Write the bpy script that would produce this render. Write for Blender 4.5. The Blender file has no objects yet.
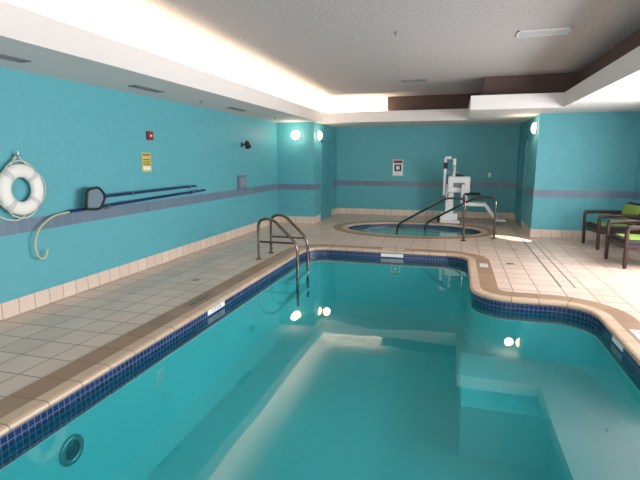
import bpy, bmesh, math
from mathutils import Vector, Matrix
S=bpy.context.scene
COL=S.collection
try:
    S.view_settings.view_transform='Standard'
    S.view_settings.look='None'
except Exception: pass

def lin(c):
    return tuple(((x/255)/12.92 if x/255<=0.04045 else ((x/255+0.055)/1.055)**2.4) for x in c)+(1,)

# ---------------------------------------------------------------- materials
def newmat(name):
    m=bpy.data.materials.new(name); m.use_nodes=True
    nt=m.node_tree; b=nt.nodes['Principled BSDF']
    return m,nt,b
def mat(name,c,rough=.5,metal=0,emis=None,es=0,bump=0,bscale=60,var=0,vscale=2,spec=.5):
    m,nt,b=newmat(name)
    b.inputs['Base Color'].default_value=lin(c)
    b.inputs['Roughness'].default_value=rough
    b.inputs['Metallic'].default_value=metal
    b.inputs['Specular IOR Level'].default_value=spec
    if emis:
        b.inputs['Emission Color'].default_value=lin(emis); b.inputs['Emission Strength'].default_value=es
    tc=nt.nodes.new('ShaderNodeTexCoord')
    if bump:
        n=nt.nodes.new('ShaderNodeTexNoise'); n.inputs['Scale'].default_value=bscale; n.inputs['Detail'].default_value=3
        nt.links.new(tc.outputs['Object'],n.inputs['Vector'])
        bp=nt.nodes.new('ShaderNodeBump'); bp.inputs['Strength'].default_value=bump; bp.inputs['Distance'].default_value=.01
        nt.links.new(n.outputs['Fac'],bp.inputs['Height']); nt.links.new(bp.outputs[0],b.inputs['Normal'])
    if var:
        n=nt.nodes.new('ShaderNodeTexNoise'); n.inputs['Scale'].default_value=vscale; n.inputs['Detail'].default_value=4
        nt.links.new(tc.outputs['Object'],n.inputs['Vector'])
        mx=nt.nodes.new('ShaderNodeMix'); mx.data_type='RGBA'
        mx.inputs[6].default_value=lin(tuple(max(0,x-var) for x in c)); mx.inputs[7].default_value=lin(tuple(min(255,x+var) for x in c))
        nt.links.new(n.outputs['Fac'],mx.inputs[0]); nt.links.new(mx.outputs[2],b.inputs['Base Color'])
    return m
def tilemat(name,c1,c2,mortar,w,h,mw=.006,axes='xy',rough=.4,coord='Object',off=0,shift=(0,0),bump=.3,var=0,spec=.5):
    m,nt,b=newmat(name)
    b.inputs['Roughness'].default_value=rough
    b.inputs['Specular IOR Level'].default_value=spec
    tc=nt.nodes.new('ShaderNodeTexCoord'); sp=nt.nodes.new('ShaderNodeSeparateXYZ'); cb=nt.nodes.new('ShaderNodeCombineXYZ')
    nt.links.new(tc.outputs[coord],sp.inputs[0])
    for i,a in enumerate(axes):
        ad=nt.nodes.new('ShaderNodeMath'); ad.operation='ADD'; ad.inputs[1].default_value=shift[i]
        nt.links.new(sp.outputs['xyz'.index(a)],ad.inputs[0]); nt.links.new(ad.outputs[0],cb.inputs[i])
    br=nt.nodes.new('ShaderNodeTexBrick'); br.offset=off; br.squash=1
    nt.links.new(cb.outputs[0],br.inputs['Vector'])
    br.inputs['Scale'].default_value=1; br.inputs['Brick Width'].default_value=w; br.inputs['Row Height'].default_value=h
    br.inputs['Mortar Size'].default_value=mw; br.inputs['Mortar Smooth'].default_value=.1
    br.inputs['Color1'].default_value=lin(c1); br.inputs['Color2'].default_value=lin(c2); br.inputs['Mortar'].default_value=lin(mortar)
    out=br.outputs['Color']
    if var:
        n=nt.nodes.new('ShaderNodeTexNoise'); n.inputs['Scale'].default_value=3; n.inputs['Detail'].default_value=5
        nt.links.new(tc.outputs['Object'],n.inputs['Vector'])
        mr=nt.nodes.new('ShaderNodeMapRange'); mr.inputs[3].default_value=1-var; mr.inputs[4].default_value=1+var
        nt.links.new(n.outputs['Fac'],mr.inputs[0])
        vm=nt.nodes.new('ShaderNodeVectorMath'); vm.operation='SCALE'
        nt.links.new(out,vm.inputs[0]); nt.links.new(mr.outputs[0],vm.inputs['Scale']); out=vm.outputs[0]
    nt.links.new(out,b.inputs['Base Color'])
    if bump:
        bp=nt.nodes.new('ShaderNodeBump'); bp.inputs['Strength'].default_value=bump; bp.inputs['Distance'].default_value=.004; bp.invert=True
        nt.links.new(br.outputs['Fac'],bp.inputs['Height']); nt.links.new(bp.outputs[0],b.inputs['Normal'])
    return m
def watermat(name,tint,diff,dfac,wscale=1.3,wstr=.25):
    m,nt,b=newmat(name); nt.nodes.remove(b)
    out=nt.nodes['Material Output']
    tr=nt.nodes.new('ShaderNodeBsdfTransparent'); tr.inputs[0].default_value=tint
    df=nt.nodes.new('ShaderNodeBsdfDiffuse'); df.inputs[0].default_value=lin(diff)
    gl=nt.nodes.new('ShaderNodeBsdfGlossy'); gl.inputs['Roughness'].default_value=.015
    fr=nt.nodes.new('ShaderNodeFresnel'); fr.inputs[0].default_value=1.48
    ge=nt.nodes.new('ShaderNodeNewGeometry'); inv=nt.nodes.new('ShaderNodeMath'); inv.operation='SUBTRACT'; inv.inputs[0].default_value=1
    nt.links.new(ge.outputs['Backfacing'],inv.inputs[1])
    mu=nt.nodes.new('ShaderNodeMath'); mu.operation='MULTIPLY'
    nt.links.new(fr.outputs[0],mu.inputs[0]); nt.links.new(inv.outputs[0],mu.inputs[1])
    m1=nt.nodes.new('ShaderNodeMixShader'); m1.inputs[0].default_value=dfac
    nt.links.new(tr.outputs[0],m1.inputs[1]); nt.links.new(df.outputs[0],m1.inputs[2])
    m2=nt.nodes.new('ShaderNodeMixShader')
    nt.links.new(mu.outputs[0],m2.inputs[0]); nt.links.new(m1.outputs[0],m2.inputs[1]); nt.links.new(gl.outputs[0],m2.inputs[2])
    nt.links.new(m2.outputs[0],out.inputs[0])
    tc=nt.nodes.new('ShaderNodeTexCoord'); n=nt.nodes.new('ShaderNodeTexNoise'); n.inputs['Scale'].default_value=wscale; n.inputs['Detail'].default_value=1.0
    nt.links.new(tc.outputs['Object'],n.inputs['Vector'])
    bp=nt.nodes.new('ShaderNodeBump'); bp.inputs['Strength'].default_value=wstr; bp.inputs['Distance'].default_value=.1
    nt.links.new(n.outputs['Fac'],bp.inputs['Height'])
    nt.links.new(bp.outputs[0],gl.inputs['Normal']); nt.links.new(bp.outputs[0],fr.inputs['Normal'])
    return m

TEAL=mat('teal_paint',(88,168,181),.55,bump=.35,bscale=40,var=8,vscale=8)
TEALD=mat('teal_door_paint',(76,154,168),.45)
SOFF=mat('soffit_white',(222,219,219),.8,bump=.2,bscale=50)
CEIL=mat('ceiling_textured',(172,167,168),.9,bump=1.0,bscale=22,var=26,vscale=30)
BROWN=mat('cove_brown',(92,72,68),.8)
WHITE=mat('white_plastic',(235,236,238),.4)
BRONZE=mat('polished_dark_steel',(120,104,98),.18,1.0)
BLACK=mat('black_plastic',(22,22,26),.5)
WOOD=mat('dark_wood',(52,30,27),.4)
GREEN=mat('lime_fabric',(140,165,75),.7,bump=.3,bscale=200)
DFAB=mat('charcoal_fabric',(40,40,48),.8,bump=.3,bscale=200)
NAVYP=mat('navy_pole',(24,40,90),.35)
CHROME=mat('brushed_steel',(170,172,176),.3,.9)
RED=mat('red_plastic',(140,35,35),.4)
YEL=mat('yellow_sign',(205,190,100),.5)
CREAM=mat('cream_plastic',(200,190,150),.5)
ROPE=mat('rope_fibre',(205,200,185),.8)
LAMP=mat('sconce_glass',(255,240,215),.4,emis=(255,222,175),es=7)
DECK=tilemat('deck_tile',(220,196,180),(206,182,167),(146,122,108),.305,.305,.007,'xy',.30,var=.10,shift=(.15,.1))
BASEX=tilemat('base_tile_x',(228,208,194),(218,198,182),(166,146,130),.2,.4,.005,'yz',.35,shift=(0,.1))
BASEY=tilemat('base_tile_y',(228,208,194),(218,198,182),(166,146,130),.2,.4,.005,'xz',.35,shift=(0,.1))
STRX=tilemat('stripe_tile_x',(100,122,144),(112,130,148),(128,146,158),.155,.155,.004,'yz',.35,shift=(0,-.86+.155))
STRY=tilemat('stripe_tile_y',(100,118,144),(112,128,148),(128,144,158),.155,.155,.004,'xz',.35,shift=(0,-.86+.155))
COP1=tilemat('coping_tan',(150,118,94),(162,130,104),(118,92,74),.3,5,.005,'xy',.4,coord='UV',shift=(0,2))
COP2=tilemat('coping_bullnose',(204,176,152),(196,168,144),(142,118,100),.3,5,.006,'xy',.35,coord='UV',shift=(0,2))
NAVY=tilemat('navy_tile',(22,34,80),(38,54,106),(96,110,140),.05,.05,.004,'xy',.2,coord='UV',off=0)
PLAST=mat('pool_plaster',(166,218,216),.7,var=7,vscale=2)
WATER=watermat('pool_water',(.31,.74,.78,1),(20,128,138),.13,.9,.05)
SPAW=watermat('spa_water',(.6,.88,.88,1),(90,190,195),.5,3,.15)
GLASSM,nt,b=newmat('window_glass'); nt.nodes.remove(b)
_t=nt.nodes.new('ShaderNodeBsdfTransparent'); _g=nt.nodes.new('ShaderNodeBsdfGlossy'); _g.inputs['Roughness'].default_value=.02
_m=nt.nodes.new('ShaderNodeMixShader'); _m.inputs[0].default_value=.06
nt.links.new(_t.outputs[0],_m.inputs[1]); nt.links.new(_g.outputs[0],_m.inputs[2]); nt.links.new(_m.outputs[0],nt.nodes['Material Output'].inputs[0])

# ---------------------------------------------------------------- geometry helpers
def obj(name,me,mats=None):
    o=bpy.data.objects.new(name,me); COL.objects.link(o)
    for m in (mats or []): me.materials.append(m)
    return o
def box(name,a,b,m,bev=0):
    bm=bmesh.new(); bmesh.ops.create_cube(bm,size=1)
    for v in bm.verts:
        v.co=Vector([(a[i]+b[i])/2+v.co[i]*(b[i]-a[i]) for i in range(3)])
    if bev: bmesh.ops.bevel(bm,geom=bm.edges[:],offset=bev,segments=3,affect='EDGES',profile=.5)
    me=bpy.data.meshes.new(name); bm.to_mesh(me); bm.free()
    return obj(name,me,[m])
def multibox(name,lst,m):
    bm=bmesh.new()
    for a,b in lst:
        r=bmesh.ops.create_cube(bm,size=1)
        for v in r['verts']:
            v.co=Vector([(a[i]+b[i])/2+v.co[i]*(b[i]-a[i]) for i in range(3)])
    me=bpy.data.meshes.new(name); bm.to_mesh(me); bm.free()
    return obj(name,me,[m])
def smooth(o):
    for p in o.data.polygons: p.use_smooth=True
    return o
def tube(name,pts,r,m,cyc=False,res=6):
    cu=bpy.data.curves.new(name+'_c','CURVE'); cu.dimensions='3D'; cu.bevel_depth=r; cu.bevel_resolution=res; cu.use_fill_caps=True
    s=cu.splines.new('POLY'); s.points.add(len(pts)-1)
    for i,p in enumerate(pts): s.points[i].co=(*p,1)
    s.use_cyclic_u=cyc
    t=bpy.data.objects.new(name+'_t',cu); COL.objects.link(t)
    dg=bpy.context.evaluated_depsgraph_get(); me=bpy.data.meshes.new_from_object(t.evaluated_get(dg))
    bpy.data.objects.remove(t); me.name=name
    me.materials.clear()
    return smooth(obj(name,me,[m]))
def bend(pts,r,n=7):
    P=[Vector(p) for p in pts]; out=[P[0]]
    for i in range(1,len(P)-1):
        a=P[i-1]-P[i]; b=P[i+1]-P[i]
        rr=min(r,a.length*.49,b.length*.49)
        s=P[i]+a.normalized()*rr; e=P[i]+b.normalized()*rr
        for k in range(n+1):
            t=k/n; out.append(s*(1-t)**2+P[i]*2*t*(1-t)+e*t*t)
    out.append(P[-1]); return out
def spun(name,prof,axis_o,rot,m,n=32,close=False):
    bm=bmesh.new(); rings=[]
    for k in range(n):
        a=2*math.pi*k/n
        rings.append([bm.verts.new(rot@Vector((r*math.cos(a),r*math.sin(a),z))+Vector(axis_o)) for r,z in prof])
    L=len(prof)
    for k in range(n):
        A=rings[k];B=rings[(k+1)%n]
        for i in range(L if close else L-1):
            j=(i+1)%L
            try: bm.faces.new([A[i],B[i],B[j],A[j]])
            except Exception: pass
    bmesh.ops.remove_doubles(bm,verts=bm.verts[:],dist=1e-5)
    bmesh.ops.recalc_face_normals(bm,faces=bm.faces[:])
    me=bpy.data.meshes.new(name); bm.to_mesh(me); bm.free()
    return smooth(obj(name,me,[m]))
def group(name,parts,loc=(0,0,0),rotz=0,local=False):
    e=bpy.data.objects.new(name,None); COL.objects.link(e); e.empty_display_size=.1
    e.location=loc; e.rotation_euler=(0,0,rotz)
    M=Matrix.Translation(loc)@Matrix.Rotation(rotz,4,'Z')
    for p in parts:
        p.parent=e
        if not local: p.matrix_parent_inverse=M.inverted()
    return e
def roundpoly(pts,rad,n=10):
    out=[]; N=len(pts)
    for i in range(N):
        P=Vector(pts[i]);A=Vector(pts[i-1])-P;B=Vector(pts[(i+1)%N])-P
        a=A.normalized(); b=B.normalized(); r=rad[i]
        s=P+a*r; e=P+b*r; c=P+a*r+b*r
        v0=s-c; v1=e-c
        for k in range(n+1):
            t=k/n*math.pi/2
            out.append(c+v0*math.cos(t)+v1*math.sin(t))
    return out
def densify(pts,d=.3):
    out=[];N=len(pts)
    for i in range(N):
        a=pts[i];b=pts[(i+1)%N];L=(b-a).length;k=max(1,int(L/d))
        for j in range(k): out.append(a.lerp(b,j/k))
    return out
def normals(pts):
    N=len(pts);o=[]
    for i in range(N):
        t1=(pts[i]-pts[i-1]); t2=(pts[(i+1)%N]-pts[i])
        t=(t1.normalized()+t2.normalized())
        t.normalize()
        n=Vector((t.y,-t.x))
        c=max(.5,n.dot(Vector((t1.normalized().y,-t1.normalized().x))))
        o.append(n/c)
    return o
def sweep(name,pts,prof,mats,mfun=None,closeprof=False,sm=False):
    nr=normals(pts);N=len(pts);bm=bmesh.new();uvl=bm.loops.layers.uv.new('UVMap')
    cum=[0]
    for i in range(N): cum.append(cum[-1]+(pts[(i+1)%N]-pts[i]).length)
    R=[[bm.verts.new((pts[i].x+nr[i].x*o,pts[i].y+nr[i].y*o,z)) for o,z in prof] for i in range(N)]
    pl=[0]
    PP=prof+([prof[0]] if closeprof else [])
    for i in range(len(PP)-1): pl.append(pl[-1]+math.hypot(PP[i+1][0]-PP[i][0],PP[i+1][1]-PP[i][1]))
    L=len(prof)
    for i in range(N):
        j=(i+1)%N
        for k in range(len(PP)-1):
            k2=(k+1)%L
            f=bm.faces.new([R[i][k],R[i][k2],R[j][k2],R[j][k]])
            uv=[(cum[i],pl[k]),(cum[i],pl[k+1]),(cum[i+1],pl[k+1]),(cum[i+1],pl[k])]
            for l,u in zip(f.loops,uv): l[uvl].uv=u
            f.smooth=sm
            if mfun: f.material_index=mfun(k,f.calc_center_median())
    me=bpy.data.meshes.new(name); bm.to_mesh(me); bm.free()
    return obj(name,me,mats)
def flat(name,loops,z,m,th=0):
    cu=bpy.data.curves.new(name+'_c','CURVE'); cu.dimensions='2D'; cu.fill_mode='BOTH'; cu.extrude=th/2
    for lp in loops:
        s=cu.splines.new('POLY'); s.points.add(len(lp)-1); s.use_cyclic_u=True
        for i,p in enumerate(lp): s.points[i].co=(p[0],p[1],0,1)
    t=bpy.data.objects.new(name+'_t',cu); COL.objects.link(t)
    dg=bpy.context.evaluated_depsgraph_get(); me=bpy.data.meshes.new_from_object(t.evaluated_get(dg))
    bpy.data.objects.remove(t)
    me.transform(Matrix.Translation((0,0,z+th/2)))
    me.name=name; me.materials.clear()
    if th==0:
        bm=bmesh.new(); bm.from_mesh(me)
        for f in bm.faces:
            f.normal_update()
            if (f.normal.z<0): f.normal_flip()
        bm.to_mesh(me); bm.free()
    return obj(name,me,[m])
def offs(pts,d):
    nr=normals(pts); return [p+n*d for p,n in zip(pts,nr)]
def text(name,s,size,M,m):
    cu=bpy.data.curves.new(name,'FONT'); cu.body=s; cu.size=size; cu.align_x='CENTER'; cu.align_y='CENTER'
    t=bpy.data.objects.new(name+'_t',cu); COL.objects.link(t)
    dg=bpy.context.evaluated_depsgraph_get(); me=bpy.data.meshes.new_from_object(t.evaluated_get(dg))
    bpy.data.objects.remove(t); me.transform(M); me.materials.clear()
    return obj(name,me,[m])

# ---------------------------------------------------------------- room
XL,XR=-4.49,3.45; YB=14.0; YF=-2.5; ZS=2.57; ZC=3.2
CXL=-3.5; CYL=11.6; CXR=1.6; CYR=10.85
pool=roundpoly([(-2.63,.8),(1.55,.8),(1.55,5.8),(.27,5.8),(.27,8.38),(-2.63,8.38)],[.3,.3,.4,.45,.4,.4])
pool=densify(pool)
spa=[Vector((-.95+1.6*math.cos(a),11.3+1.1*math.sin(a))) for a in [2*math.pi*k/64 for k in range(64)]]
CW=.32
deckouter=[(XL,YF),(XR,YF),(XR,CYR),(CXR,CYR),(CXR,YB),(CXL,YB),(CXL,CYL),(XL,CYL)]
flat('floor',[deckouter,offs(pool,CW-.01),offs(spa,.27)],0,DECK)
box('wall_left',(XL-.2,YF-.2,0),(XL,CYL,ZC+.3),TEAL)
box('wall_storage_left',(XL-.2,CYL,0),(CXL,YB+.2,ZS+.05),TEAL)
box('wall_back',(CXL,YB,0),(CXR,YB+.2,ZC+.3),TEAL)
box('wall_storage_right',(CXR,CYR,0),(XR+.2,YB+.2,ZS+.05),TEAL)
wins=[(.2,2.6),(3.1,5.5),(6.0,8.4)]
zb,zt=.5,2.35
bl=[((XR,YF-.2,0),(XR+.2,CYR,zb)),((XR,YF-.2,zt),(XR+.2,CYR,ZC+.3))]
e=YF-.2
for a,b_ in wins: bl.append(((XR,e,zb),(XR+.2,a,zt))); e=b_
bl.append(((XR,e,zb),(XR+.2,CYR,zt)))
multibox('wall_right',bl,TEAL)
fw=[(-3.4,-1.2),(-.8,1.4)]
bl=[((XL,YF-.2,0),(XR,YF,.4)),((XL,YF-.2,zt),(XR,YF,ZC+.3))]; e=XL
for a,b_ in fw: bl.append(((e,YF-.2,.4),(a,YF,zt))); e=b_
bl.append(((e,YF-.2,.4),(XR,YF,zt)))
multibox('wall_front',bl,TEAL)
n=1
for a,b_ in wins:
    fr=multibox('frame',[((XR+.06,a,zb),(XR+.14,a+.06,zt)),((XR+.06,b_-.06,zb),(XR+.14,b_,zt)),((XR+.06,a,zb),(XR+.14,b_,zb+.06)),((XR+.06,a,zt-.06),(XR+.14,b_,zt)),((XR+.07,(a+b_)/2-.02,zb),(XR+.13,(a+b_)/2+.02,zt))],WHITE)
    gl=box('glass',(XR+.095,a+.05,zb+.05),(XR+.105,b_-.05,zt-.05),GLASSM)
    group('window_%d'%n,[fr,gl],(XR+.1,(a+b_)/2,zb)); n+=1
for a,b_ in fw:
    y=YF-.1
    fr=multibox('frame',[((a,y-.04,.4),(a+.06,y+.04,zt)),((b_-.06,y-.04,.4),(b_,y+.04,zt)),((a,y-.04,.4),(b_,y+.04,.46)),((a,y-.04,zt-.06),(b_,y+.04,zt))],WHITE)
    gl=box('glass',(a+.05,y-.005,.45),(b_-.05,y+.005,zt-.05),GLASSM)
    group('window_%d'%n,[fr,gl],((a+b_)/2,y,.4)); n+=1
BH=.17;T=.015
def trims(prefix,z0,z1,mx,my,t):
    box(prefix[0],(XL,YF,z0),(XL+t,CYL,z1),mx)
    box(prefix[1],(XL,CYL-t,z0),(CXL+t,CYL,z1),my)
    multibox(prefix[2],[((CXL,CYL,z0),(CXL+t,12.2,z1)),((CXL,13.35,z0),(CXL+t,YB,z1))],mx)
    box(prefix[3],(CXL,YB-t,z0),(CXR,YB,z1),my)
    multibox(prefix[4],[((CXR-t,CYR,z0),(CXR,12.3,z1)),((CXR-t,13.35,z0),(CXR,YB,z1))],mx)
    box(prefix[5],(CXR-t,CYR-t,z0),(XR,CYR,z1),my)
    box(prefix[6],(XR-t,(8.4 if z1>.5 else YF),z0),(XR,CYR-t,z1),mx)
trims(['baseboard_left','baseboard_storage_left_front','baseboard_storage_left_side','baseboard_back','baseboard_storage_right_side','baseboard_storage_right_front','baseboard_right'],0,BH,BASEX,BASEY,T)
trims(['trim_1','trim_2','trim_3','trim_4','trim_5','trim_6','trim_7'],.86,1.01,STRX,STRY,.008)
def door(name,x,y0,y1,s):
    f=multibox('frame',[((min(x,x+s*.03),y0,0),(max(x,x+s*.03),y0+.06,2.15)),((min(x,x+s*.03),y1-.06,0),(max(x,x+s*.03),y1,2.15)),((min(x,x+s*.03),y0,2.1),(max(x,x+s*.03),y1,2.16))],TEALD)
    l=box('leaf',(min(x,x+s*.015),y0+.06,.01),(max(x,x+s*.015),y1-.06,2.1),TEALD)
    h=tube('handle',bend([(x+s*.015,y0+.14,1.0),(x+s*.06,y0+.14,1.0),(x+s*.06,y0+.26,1.0)],.02),.01,CHROME)
    group(name,[f,l,h],(x,(y0+y1)/2,0))
door('door_1',CXL,12.25,13.3,1); door('door_2',CXR,12.3,13.35,-1)

# ceiling
tray=densify([Vector(p) for p in [(-3.36,-1.6),(1.8,-1.6),(1.8,9.65),(.2,9.65),(.2,12.05),(-3.36,12.05)]],50)
so=[(XL,YF),(XR,YF),(XR,CYR),(CXR,CYR),(CXR,YB),(CXL,YB),(CXL,CYL),(XL,CYL)]
flat('ceiling_soffit',[so,tray],ZS,SOFF)
tr2=[Vector(p) for p in [(-3.36,-1.6),(1.8,-1.6),(1.8,9.65),(.2,9.65),(.2,12.05),(-1.75,12.05),(-3.36,12.05)]]
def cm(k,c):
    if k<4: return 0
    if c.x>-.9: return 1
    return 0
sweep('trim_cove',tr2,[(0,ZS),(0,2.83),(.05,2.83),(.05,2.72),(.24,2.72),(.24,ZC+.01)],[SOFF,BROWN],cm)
box('ceiling',(XL-.2,YF-.2,ZC),(XR+.2,YB+.2,ZC+.1),CEIL)
def vent(name,cx,cy,wx,wy,z,fm=WHITE):
    f=multibox('vent_frame',[((cx-wx/2,cy-wy/2,z-.012),(cx+wx/2,cy-wy/2+.02,z)),((cx-wx/2,cy+wy/2-.02,z-.012),(cx+wx/2,cy+wy/2,z)),((cx-wx/2,cy-wy/2,z-.012),(cx-wx/2+.02,cy+wy/2,z)),((cx+wx/2-.02,cy-wy/2,z-.012),(cx+wx/2,cy+wy/2,z))],fm)
    n=max(2,int(min(wx,wy)/.03)); L=[]
    for i in range(n):
        if wx<wy:
            x=cx-wx/2+.02+(wx-.04)*(i+.5)/n; L.append(((x-.003,cy-wy/2,z-.006),(x+.003,cy+wy/2,z-.001)))
        else:
            y=cy-wy/2+.02+(wy-.04)*(i+.5)/n; L.append(((cx-wx/2,y-.003,z-.006),(cx+wx/2,y+.003,z-.001)))
    s=multibox('slats',L,fm)
    bk=box('back',(cx-wx/2,cy-wy/2,z-.002),(cx+wx/2,cy+wy/2,z-.0005),BLACK)
    group(name,[f,s,bk],(cx,cy,z))
VG=mat('vent_grey',(120,124,128),.5)
for y in (3.45,5.6,8.3): vent('air_vent',-4.0,y,.13,.6,ZS,VG)
vent('air_vent',.95,6.7,.6,.3,ZC); vent('air_vent',-.9,10.0,.5,.22,ZC,VG)
def sprink(x,y,z):
    spun('ceiling_sprinkler',[(0,0),(.035,0),(.03,-.008),(.012,-.012),(.008,-.035),(.022,-.037),(.022,-.04),(0,-.04)],(x,y,z),Matrix.Identity(3),CHROME,16)
for p in [(-4.0,7.0,ZS),(-.8,6.2,ZC),(-1.2,9.4,ZC),(-4.0,10.2,ZS),(2.6,8.2,ZS)]: sprink(*p)

# ---------------------------------------------------------------- pool
def basin(nm,outline,depth,holeW,wm,plast,WZ):
    parts=[]
    parts.append(sweep('coping_tan',outline,[(.10,.012),(holeW,.012),(holeW,-.02)],[COP1]))
    parts.append(sweep('coping_bullnose',outline,[(0.0,-.035),(-.022,-.03),(-.03,-.012),(-.022,.006),(0,.014),(.10,.014)],[COP2],sm=False))
    parts.append(sweep('tile_band',outline,[(0,WZ-.13),(0,-.03)],[NAVY]))
    parts.append(sweep('basin_wall',outline,[(0,depth),(0,WZ-.13)],[plast]))
    parts.append(flat('basin_floor',[outline],depth,plast))
    parts.append(flat('water',[outline],WZ,wm))
    return parts
pp=basin('pool',pool,-1.25,CW,WATER,PLAST,-.12)
pp.append(multibox('bench_steps',[((.15,4.45,-1.25),(1.549,5.79,-.72)),((.95,.85,-1.25),(1.549,4.45,-.72)),((.55,.85,-1.25),(.95,3.6,-1.0))],PLAST))
rotX=Matrix.Rotation(math.pi/2,3,'Y')
pp.append(spun('underwater_light_rim',[(.07,0),(.11,0),(.11,.015),(.07,.02)],(-2.63,2.52,-.46),rotX,CHROME,24,True))
pp.append(spun('underwater_light_lens',[(0,.02),(.04,.018),(.07,.008),(.075,0)],(-2.63,2.52,-.46),rotX,mat('dark_lens',(30,50,60),.2),24))
MARK=mat('marker_tile',(222,222,216),.35)
for nme,x,y,wx,wy,rz,s in [('a',-2.83,4.75,.14,.50,math.pi/2,'NO DIVING'),('d',.48,7.6,.12,.25,-math.pi/2,'5 FT'),('c',-1.05,8.58,.4,.12,0,'5 FT DEEP'),('e',1.75,4.9,.12,.25,-math.pi/2,'4 FT')]:
    pp.append(box('depth_marker_'+nme,(x-wx/2,y-wy/2,.010),(x+wx/2,y+wy/2,.0145),MARK if nme!='a' else COP2))
    pp.append(text('depth_text_'+nme,s,.085 if nme=='a' else .07,Matrix.Translation((x,y,.0152))@Matrix.Rotation(rz,4,'Z'),BLACK))
for nme,y in (('f',4.75),):
    pp.append(box('band_marker_'+nme,(-2.63,y-.2,-.1),(-2.624,y+.2,-.04),WHITE))
    pp.append(text('band_text_'+nme,'3 FT 6 IN',.055,Matrix.Translation((-2.623,y,-.07))@Matrix.Rotation(math.pi/2,4,'Z')@Matrix.Rotation(math.pi/2,4,'X'),BLACK))
pp.append(box('band_marker_g',(-1.25,8.374,-.1),(-.85,8.38,-.04),WHITE))
pp.append(box('band_marker_h',(1.544,4.7,-.1),(1.55,5.0,-.04),WHITE))
group('swimming_pool',pp,(-.5,4,0))
SPLAST=mat('spa_plaster',(205,232,230),.6)
sp=basin('spa',spa,-1.0,.30,SPAW,SPLAST,-.09)
sp.append(sweep('spa_bench',offs(spa,0),[(-.001,-.4),(-.4,-.4),(-.4,-1.0)],[SPLAST]))
group('hot_tub',sp,(-.95,11.3,0))

def drain(x,y,r=.06):
    spun('deck_drain',[(0,.004),(r*.85,.004),(r,.0)],(x,y,.0005),Matrix.Identity(3),CHROME,20)
for p in [(-3.4,5.6),(-3.9,8.6),(.9,7.9),(1.1,9.2)]: drain(*p)
multibox('trench_drain',[((1.38,6.6,.0005),(1.40,10.3,.003)),((1.55,6.6,.0005),(1.57,10.3,.003))],mat('drain_grate',(150,138,126),.4))

# ---------------------------------------------------------------- handrails
def flange(p,m):
    return spun('flange',[(0.022,.012),(.05,.012),(.055,0)],(p[0],p[1],p[2]),Matrix.Identity(3),m,20)
lad=[]
for y in (7.1,7.65):
    pts=bend([(-3.1,y,.01),(-3.1,y,.66),(-2.86,y,.70),(-2.42,y,.28),(-2.42,y,-.75)],.16)
    lad.append(tube('rail',pts,.023,BRONZE))
    lad.append(tube('brace',[(-3.1,y,.30),(-2.44,y,.30)],.018,BRONZE))
    lad.append(flange((-3.1,y,0.001),BRONZE))
for z in (-.3,-.6):
    lad.append(box('tread',(-2.5,7.1,z-.015),(-2.38,7.65,z+.015),WHITE,.006))
group('pool_handrail',lad,(-2.8,7.37,0))
sr=[]
d=Vector((-1.5,1.2,0)).normalized()
for k,(px,py) in enumerate([(.2,9.9),(.82,10.35)]):
    P=Vector((px,py,0))
    L=1.9
    pts=bend([P+Vector((0,0,.01)),P+Vector((0,0,.86)),P+d*.5+Vector((0,0,.84)),P+d*L+Vector((0,0,.12)),P+d*(L+.02)+Vector((0,0,-.45))],.14)
    sr.append(tube('rail',pts,.024,BRONZE)); sr.append(flange((px,py,.001),BRONZE))
group('spa_handrail',sr,(.2,10.3,0))

# ---------------------------------------------------------------- pool lift
LX,LY=-.16,12.95
L=[]
L.append(box('base_plate',(LX-.25,LY-.3,.001),(LX+.3,LY+.3,.06),WHITE,.01))
L.append(box('base_weight',(LX-.2,LY-.22,.06),(LX+.24,LY+.22,.24),WHITE,.03))
L.append(box('mast',(LX-.08,LY-.07,.05),(LX+.12,LY+.07,1.0),WHITE,.01))
L.append(box('battery_box',(LX-.04,LY-.16,.78),(LX+.52,LY+.1,1.20),WHITE,.03))
L.append(box('battery_latch',(LX+.10,LY-.17,.92),(LX+.38,LY-.16,1.04),VG,.003))
L.append(box('battery_handle',(LX+.14,LY-.05,1.20),(LX+.34,LY-.01,1.25),BLACK,.01))
L.append(tube('upper_post_1',bend([(LX-.13,LY,.7),(LX-.13,LY,1.68),(LX+.02,LY,1.68)],.04),.036,WHITE))
L.append(tube('upper_post_2',[(LX+.10,LY,.95),(LX+.10,LY,1.66)],.045,WHITE))
L.append(tube('actuator',[(LX-.04,LY-.08,.6),(LX+.12,LY-.08,1.5)],.024,CHROME))
L.append(tube('cross_bar',[(LX-.18,LY,1.30),(LX+.24,LY,1.30)],.026,CHROME))
L.append(box('control_pad',(LX-.17,LY-.09,1.40),(LX-.06,LY-.03,1.56),BLACK,.01))
L.append(tube('boom',bend([(LX,LY-.05,.9),(LX+.3,LY-.1,.8),(LX+.45,LY-.1,.7),(LX+.45,LY-.1,.55)],.1),.03,WHITE))
L.append(box('seat',(LX+.34,LY-.38,.46),(LX+.90,LY+.12,.55),WHITE,.025))
L.append(box('seat_back',(LX+.30,LY-.38,.5),(LX+.38,LY+.12,1.0),WHITE,.03))
bm=bmesh.new(); pr=[(LX+.82,.55),(LX+.92,.55),(LX+1.22,.14),(LX+1.42,.13),(LX+1.42,.09),(LX+1.16,.09)]
va=[bm.verts.new((x,LY-.36,z)) for x,z in pr]; vb=[bm.verts.new((x,LY+.10,z)) for x,z in pr]
bm.faces.new(va); bm.faces.new(vb[::-1])
for i in range(6): bm.faces.new([va[i],vb[i],vb[(i+1)%6],va[(i+1)%6]])
bmesh.ops.recalc_face_normals(bm,faces=bm.faces[:])
me=bpy.data.meshes.new('leg_rest'); bm.to_mesh(me); bm.free(); L.append(obj('leg_rest',me,[WHITE]))
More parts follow.
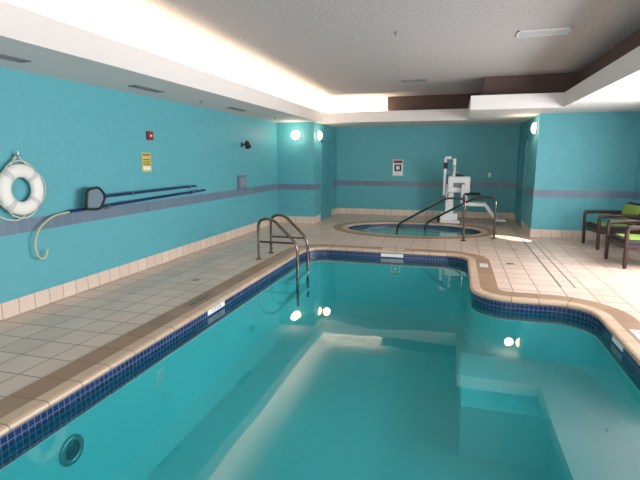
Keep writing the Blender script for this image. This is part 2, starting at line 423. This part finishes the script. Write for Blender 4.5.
L.append(tube('armrest_1',bend([(LX+.37,LY-.40,.55),(LX+.37,LY-.40,.76),(LX+.78,LY-.40,.76)],.05),.018,BLACK))
L.append(tube('armrest_2',bend([(LX+.37,LY+.14,.55),(LX+.37,LY+.14,.76),(LX+.78,LY+.14,.76)],.05),.018,BLACK))
L.append(multibox('wheels',[((LX-.27,LY-.3,.0),(LX-.2,LY-.2,.1)),((LX-.27,LY+.2,.0),(LX-.2,LY+.3,.1))],BLACK))
group('pool_lift_chair',L,(LX,LY,0))

# ---------------------------------------------------------------- life ring & rescue gear on left wall
WX=XL+.002
ry,rz_=3.94,1.33
def ringpt(a,R,off=0): return (WX+.06+off,ry+R*math.cos(a),rz_+R*math.sin(a))
parts=[]
rm=Matrix.Rotation(math.pi/2,3,'Y')
prof=[(.20+.072*math.cos(t),.05*math.sin(t)) for t in [2*math.pi*k/16 for k in range(16)]]
parts.append(spun('ring_body',prof,(WX+.055,ry,rz_),rm,mat('ring_foam',(238,236,230),.5),48,True))
for k in range(4):
    a0=math.pi/4+k*math.pi/2
    bm=bmesh.new(); rows=[]
    for i in range(5):
        a=a0+(i-2)*.07
        rows.append([bm.verts.new((WX+.055+.053*math.sin(t),ry+(.20+.0755*math.cos(t))*math.cos(a),rz_+(.20+.0755*math.cos(t))*math.sin(a))) for t in [2*math.pi*j/16 for j in range(16)]])
    for i in range(4):
        for j in range(16): bm.faces.new([rows[i][j],rows[i][(j+1)%16],rows[i+1][(j+1)%16],rows[i+1][j]])
    me=bpy.data.meshes.new('band'); bm.to_mesh(me); bm.free(); parts.append(smooth(obj('band_%d'%(k+1),me,[mat('band_grey',(205,205,205),.5)])))
rp=[]
for i in range(97):
    a=2*math.pi*i/96+math.pi/4; r=.268+.035*abs(math.sin(2*(a-math.pi/4)))
    rp.append(ringpt(a,r,0))
parts.append(tube('grab_rope',rp[:-1],.007,ROPE,True,3))
parts.append(tube('hanging_rope',[(WX+.06,ry-.12,rz_+.23),(WX+.03,ry,1.70),(WX+.06,ry+.12,rz_+.23)],.009,ROPE))
parts.append(tube('throw_line',bend([(WX+.03,ry+.02,1.69),(WX+.04,ry-.12,1.55),(WX+.03,ry-.3,1.3),(WX+.03,ry-.28,1.05),(WX+.04,ry-.05,1.0),(WX+.05,ry+.05,1.08)],.1),.008,ROPE))
parts.append(tube('wall_hook',bend([(WX,ry,1.69),(WX+.06,ry,1.68),(WX+.06,ry,1.73)],.02),.01,CHROME))
group('life_ring',parts,(WX,ry,rz_))
X=WX+.14
pt=[tube('pole',[(X,5.05,1.175),(X,7.3,1.19)],.02,NAVYP)]
loop=bend([(X,5.08,1.19),(X,4.98,1.30),(X,4.78,1.28),(X,4.74,1.04),(X,4.98,1.02),(X,5.08,1.16)],.06)
pt.append(tube('net_frame',loop,.016,BLACK,True))
bm=bmesh.new(); f=bm.faces.new([bm.verts.new((X-.005,p[1],p[2])) for p in loop]); me=bpy.data.meshes.new('net_mesh'); bm.to_mesh(me); bm.free()
pt.append(obj('net_mesh',me,[mat('net_fabric',(110,132,145),.8)]))
pt.append(tube('bracket_1',[(WX,5.6,1.18),(X+.02,5.6,1.155),(X+.02,5.6,1.2)],.008,CHROME))
pt.append(tube('bracket_2',[(WX,7.1,1.18),(X+.02,7.1,1.16),(X+.02,7.1,1.2)],.008,CHROME))
group('skimmer_net',pt,(X,6,1.18))
X2=WX+.065
pt=[tube('pole',[(X2,4.55,1.03),(X2,7.75,1.09)],.02,NAVYP)]
pt.append(tube('crook',bend([(X2,4.6,1.03),(X2,4.3,1.01),(X2,4.08,.88),(X2,4.02,.70),(X2,4.06,.56),(X2,4.15,.54),(X2,4.19,.64)],.1),.010,CREAM))
pt.append(tube('bracket_1',[(WX+.012,5.2,1.005),(X2+.03,5.2,1.005),(X2+.03,5.2,1.05)],.008,CHROME))
pt.append(tube('bracket_2',[(WX+.012,7.3,1.05),(X2+.03,7.3,1.05),(X2+.03,7.3,1.10)],.008,CHROME))
group('shepherds_crook',pt,(X2,6,1.06))

# signs and wall fittings
def sign(name,x,y0,y1,z0,z1,base,panels):
    ps=[box('plate',(x,y0,z0),(x+.012,y1,z1),base,.002)]
    for i,(a,b_,c,d_,m) in enumerate(panels):
        H=z1-z0;W=y1-y0
        ps.append(box('panel_%d'%i,(x+.012,y0+a*W,z0+c*H),(x+.014,y0+b_*W,z0+d_*H),m))
    group(name,ps,(x,(y0+y1)/2,z0))
sign('pool_rules_sign',XL,6.05,6.27,1.46,1.74,YEL,[(.1,.9,.86,.93,RED),(.1,.9,.62,.66,BLACK),(.1,.9,.5,.54,BLACK),(.1,.9,.38,.42,BLACK),(.1,.9,.1,.28,WHITE)])
g=[box('housing',(XL,6.2,1.93),(XL+.04,6.33,2.06),RED,.008),box('strobe',(XL+.04,6.24,1.98),(XL+.05,6.28,2.01),WHITE,.003)]
group('fire_alarm',g,(XL,6.27,1.93))
g=[tube('arm',[(XL,9.5,1.95),(XL+.12,9.5,1.97)],.015,BLACK),box('plate',(XL,9.44,1.9),(XL+.01,9.56,2.0),BLACK,.003)]
g.append(spun('lamp_head',[(0,.1),(.03,.09),(.05,.05),(.07,-.06),(.06,-.06),(0,-.02)],(XL+.14,9.5,1.95),Matrix.Rotation(.6,3,'X'),BLACK,20))
group('wall_spotlight',g,(XL,9.5,1.95))
g=[box('cabinet',(XL,9.22,1.0),(XL+.05,9.58,1.30),mat('grey_metal',(105,120,140),.4),.006),box('cover',(XL+.05,9.27,1.05),(XL+.055,9.53,1.25),mat('grey_metal2',(130,142,158),.4),.003)]
group('switch_box',g,(XL,9.4,1.0))
yb=YB
g=[box('plate',(-1.8,yb-.012,1.17),(-1.5,yb,1.63),WHITE,.002),box('header',(-1.78,yb-.014,1.53),(-1.52,yb-.012,1.61),RED),box('body',(-1.75,yb-.014,1.3),(-1.55,yb-.012,1.49),BLACK),box('icon',(-1.7,yb-.016,1.34),(-1.6,yb-.014,1.45),WHITE)]
group('no_diving_sign',g,(-1.65,yb,1.17))
g=[box('plate',(.85,yb-.01,1.15),(.93,yb,1.27),WHITE,.002),box('toggle',(.88,yb-.02,1.19),(.9,yb-.01,1.23),WHITE)]
group('light_switch',g,(.89,yb,1.15))
def sconce(o,rot):
    a=spun('backplate',[(0,0),(.13,0),(.13,.02),(.12,.03)],o,rot,WHITE,28)
    b_=spun('globe',[(.12,.02),(.115,.05),(.09,.08),(.05,.1),(0,.105)],o,rot,LAMP,28)
    group('wall_sconce',[a,b_],o)
sconce((-3.97,CYL,2.25),Matrix.Rotation(math.pi/2,3,'X'))
sconce((CXL,12.0,2.25),Matrix.Rotation(math.pi/2,3,'Y'))
sconce((CXR,11.15,2.3),Matrix.Rotation(-math.pi/2,3,'Y'))

# ---------------------------------------------------------------- armchairs (local: facing -x)
def armchair(loc,rz):
    P=[]
    for i,(y) in enumerate((-.36,.36)):
        P.append(tube('arm_frame_%d'%(i+1),bend([(-.34,y,.02),(-.36,y,.62),(.0,y,.64),(.34,y,.60),(.42,y,.02)],.06),.03,WOOD,False,4))
        P.append(box('side_rail_%d'%(i+1),(-.33,y-.018,.30),(.37,y+.018,.37),WOOD,.005))
        P.append(box('arm_pad_%d'%(i+1),(-.36,y-.036,.63),(.28,y+.036,.668),WOOD,.01))
        P.append(tube('feet_%d'%(i+1),[(-.34,y,.0),(-.34,y,.04)],.022,WOOD)); P.append(tube('feet_back_%d'%(i+1),[(.42,y,.0),(.42,y,.04)],.022,WOOD))
        up=box('back_post_%d'%(i+1),(-.03,y*.9-.02,0),(.03,y*.9+.02,.46),WOOD,.006)
        up.data.transform(Matrix.Translation((.27,0,.36))@Matrix.Rotation(.22,4,'Y')); P.append(up)
    P.append(box('front_rail',(-.35,-.36,.30),(-.31,.36,.37),WOOD,.005))
    P.append(box('back_rail',(.33,-.36,.30),(.37,.36,.37),WOOD,.005))
    P.append(box('seat_cushion',(-.34,-.33,.35),(.30,.33,.44),DFAB,.035))
    P.append(box('seat_top',(-.27,-.27,.42),(.24,.27,.45),GREEN,.012))
    bk=box('backrest',(-.045,-.29,.08),(.045,.29,.44),GREEN,.035)
    bk.data.transform(Matrix.Translation((.25,0,.38))@Matrix.Rotation(.22,4,'Y')); P.append(bk)
    bk=box('back_shell',(.03,-.34,.0),(.065,.34,.48),DFAB,.01)
    bk.data.transform(Matrix.Translation((.25,0,.38))@Matrix.Rotation(.22,4,'Y')); P.append(bk)
    group('armchair',P,loc,rz,True)
armchair((2.86,9.95,0),.10)
armchair((2.84,8.38,0),.08)

# ---------------------------------------------------------------- lights
def area(name,loc,rot,sx,sy,power,col=(1,1,1)):
    l=bpy.data.lights.new(name,'AREA'); l.shape='RECTANGLE'; l.size=sx; l.size_y=sy; l.energy=power; l.color=col
    o=bpy.data.objects.new(name,l); COL.objects.link(o); o.location=loc; o.rotation_euler=rot; return o
for i,(a,b_) in enumerate(wins):
    area('daylight_window_%d'%(i+1),(XR+.35,(a+b_)/2,(zb+zt)/2),(0,math.pi/2,0),zt-zb,b_-a,(110,145,310)[i],(1,.97,.95))
for i,(a,b_) in enumerate(fw):
    area('daylight_front_window_%d'%(i+1),((a+b_)/2,YF-.35,(.4+zt)/2),(math.pi/2,0,0),b_-a,zt-.4,85,(1,.97,.95))
area('cove_light_left',(-3.50,5.3,2.76),(math.pi,0,0),.06,13,190,(1,.77,.52))
area('cove_light_back',(-2.6,12.2,2.76),(math.pi,0,0),1.6,.06,26,(1,.77,.52))
for p in [(-3.97,CYL-.25,2.25),(CXL+.25,12.0,2.25),(CXR-.25,11.15,2.3)]:
    l=bpy.data.lights.new('sconce_bulb','POINT'); l.energy=7; l.color=(1,.82,.6); l.shadow_soft_size=.1
    o=bpy.data.objects.new('sconce_bulb',l); COL.objects.link(o); o.location=p
# narrow spot added outside the last side window to imitate sun glare on deck
l=bpy.data.lights.new('glare_spot','SPOT'); l.energy=5000; l.color=(1,.97,.92); l.spot_size=math.radians(6); l.spot_blend=.3; l.shadow_soft_size=.02
o=bpy.data.objects.new('glare_spot',l); COL.objects.link(o); o.location=(3.9,7.62,2.1)
dv=Vector((1.20,10.5,0))-Vector((3.9,7.62,2.1)); o.rotation_euler=dv.to_track_quat('-Z','Y').to_euler()

w=bpy.data.worlds.new('World'); S.world=w; w.use_nodes=True
bg=w.node_tree.nodes['Background']; bg.inputs[0].default_value=(.85,.92,1,1); bg.inputs[1].default_value=1.5

# ---------------------------------------------------------------- camera
p=math.atan(81/470); th=math.atan(137*math.cos(p)/470)
F=Vector((-math.sin(th)*math.cos(p),math.cos(th)*math.cos(p),-math.sin(p)))
R=Vector((math.cos(th),math.sin(th),0)); U=R.cross(F)
cam=bpy.data.cameras.new('camera'); co=bpy.data.objects.new('camera',cam); COL.objects.link(co)
cam.sensor_width=36; cam.lens=470/640*36; cam.clip_start=.05
M=Matrix((R,U,-F)).transposed().to_4x4(); M.translation=(0,0,1.65); co.matrix_world=M
S.camera=co
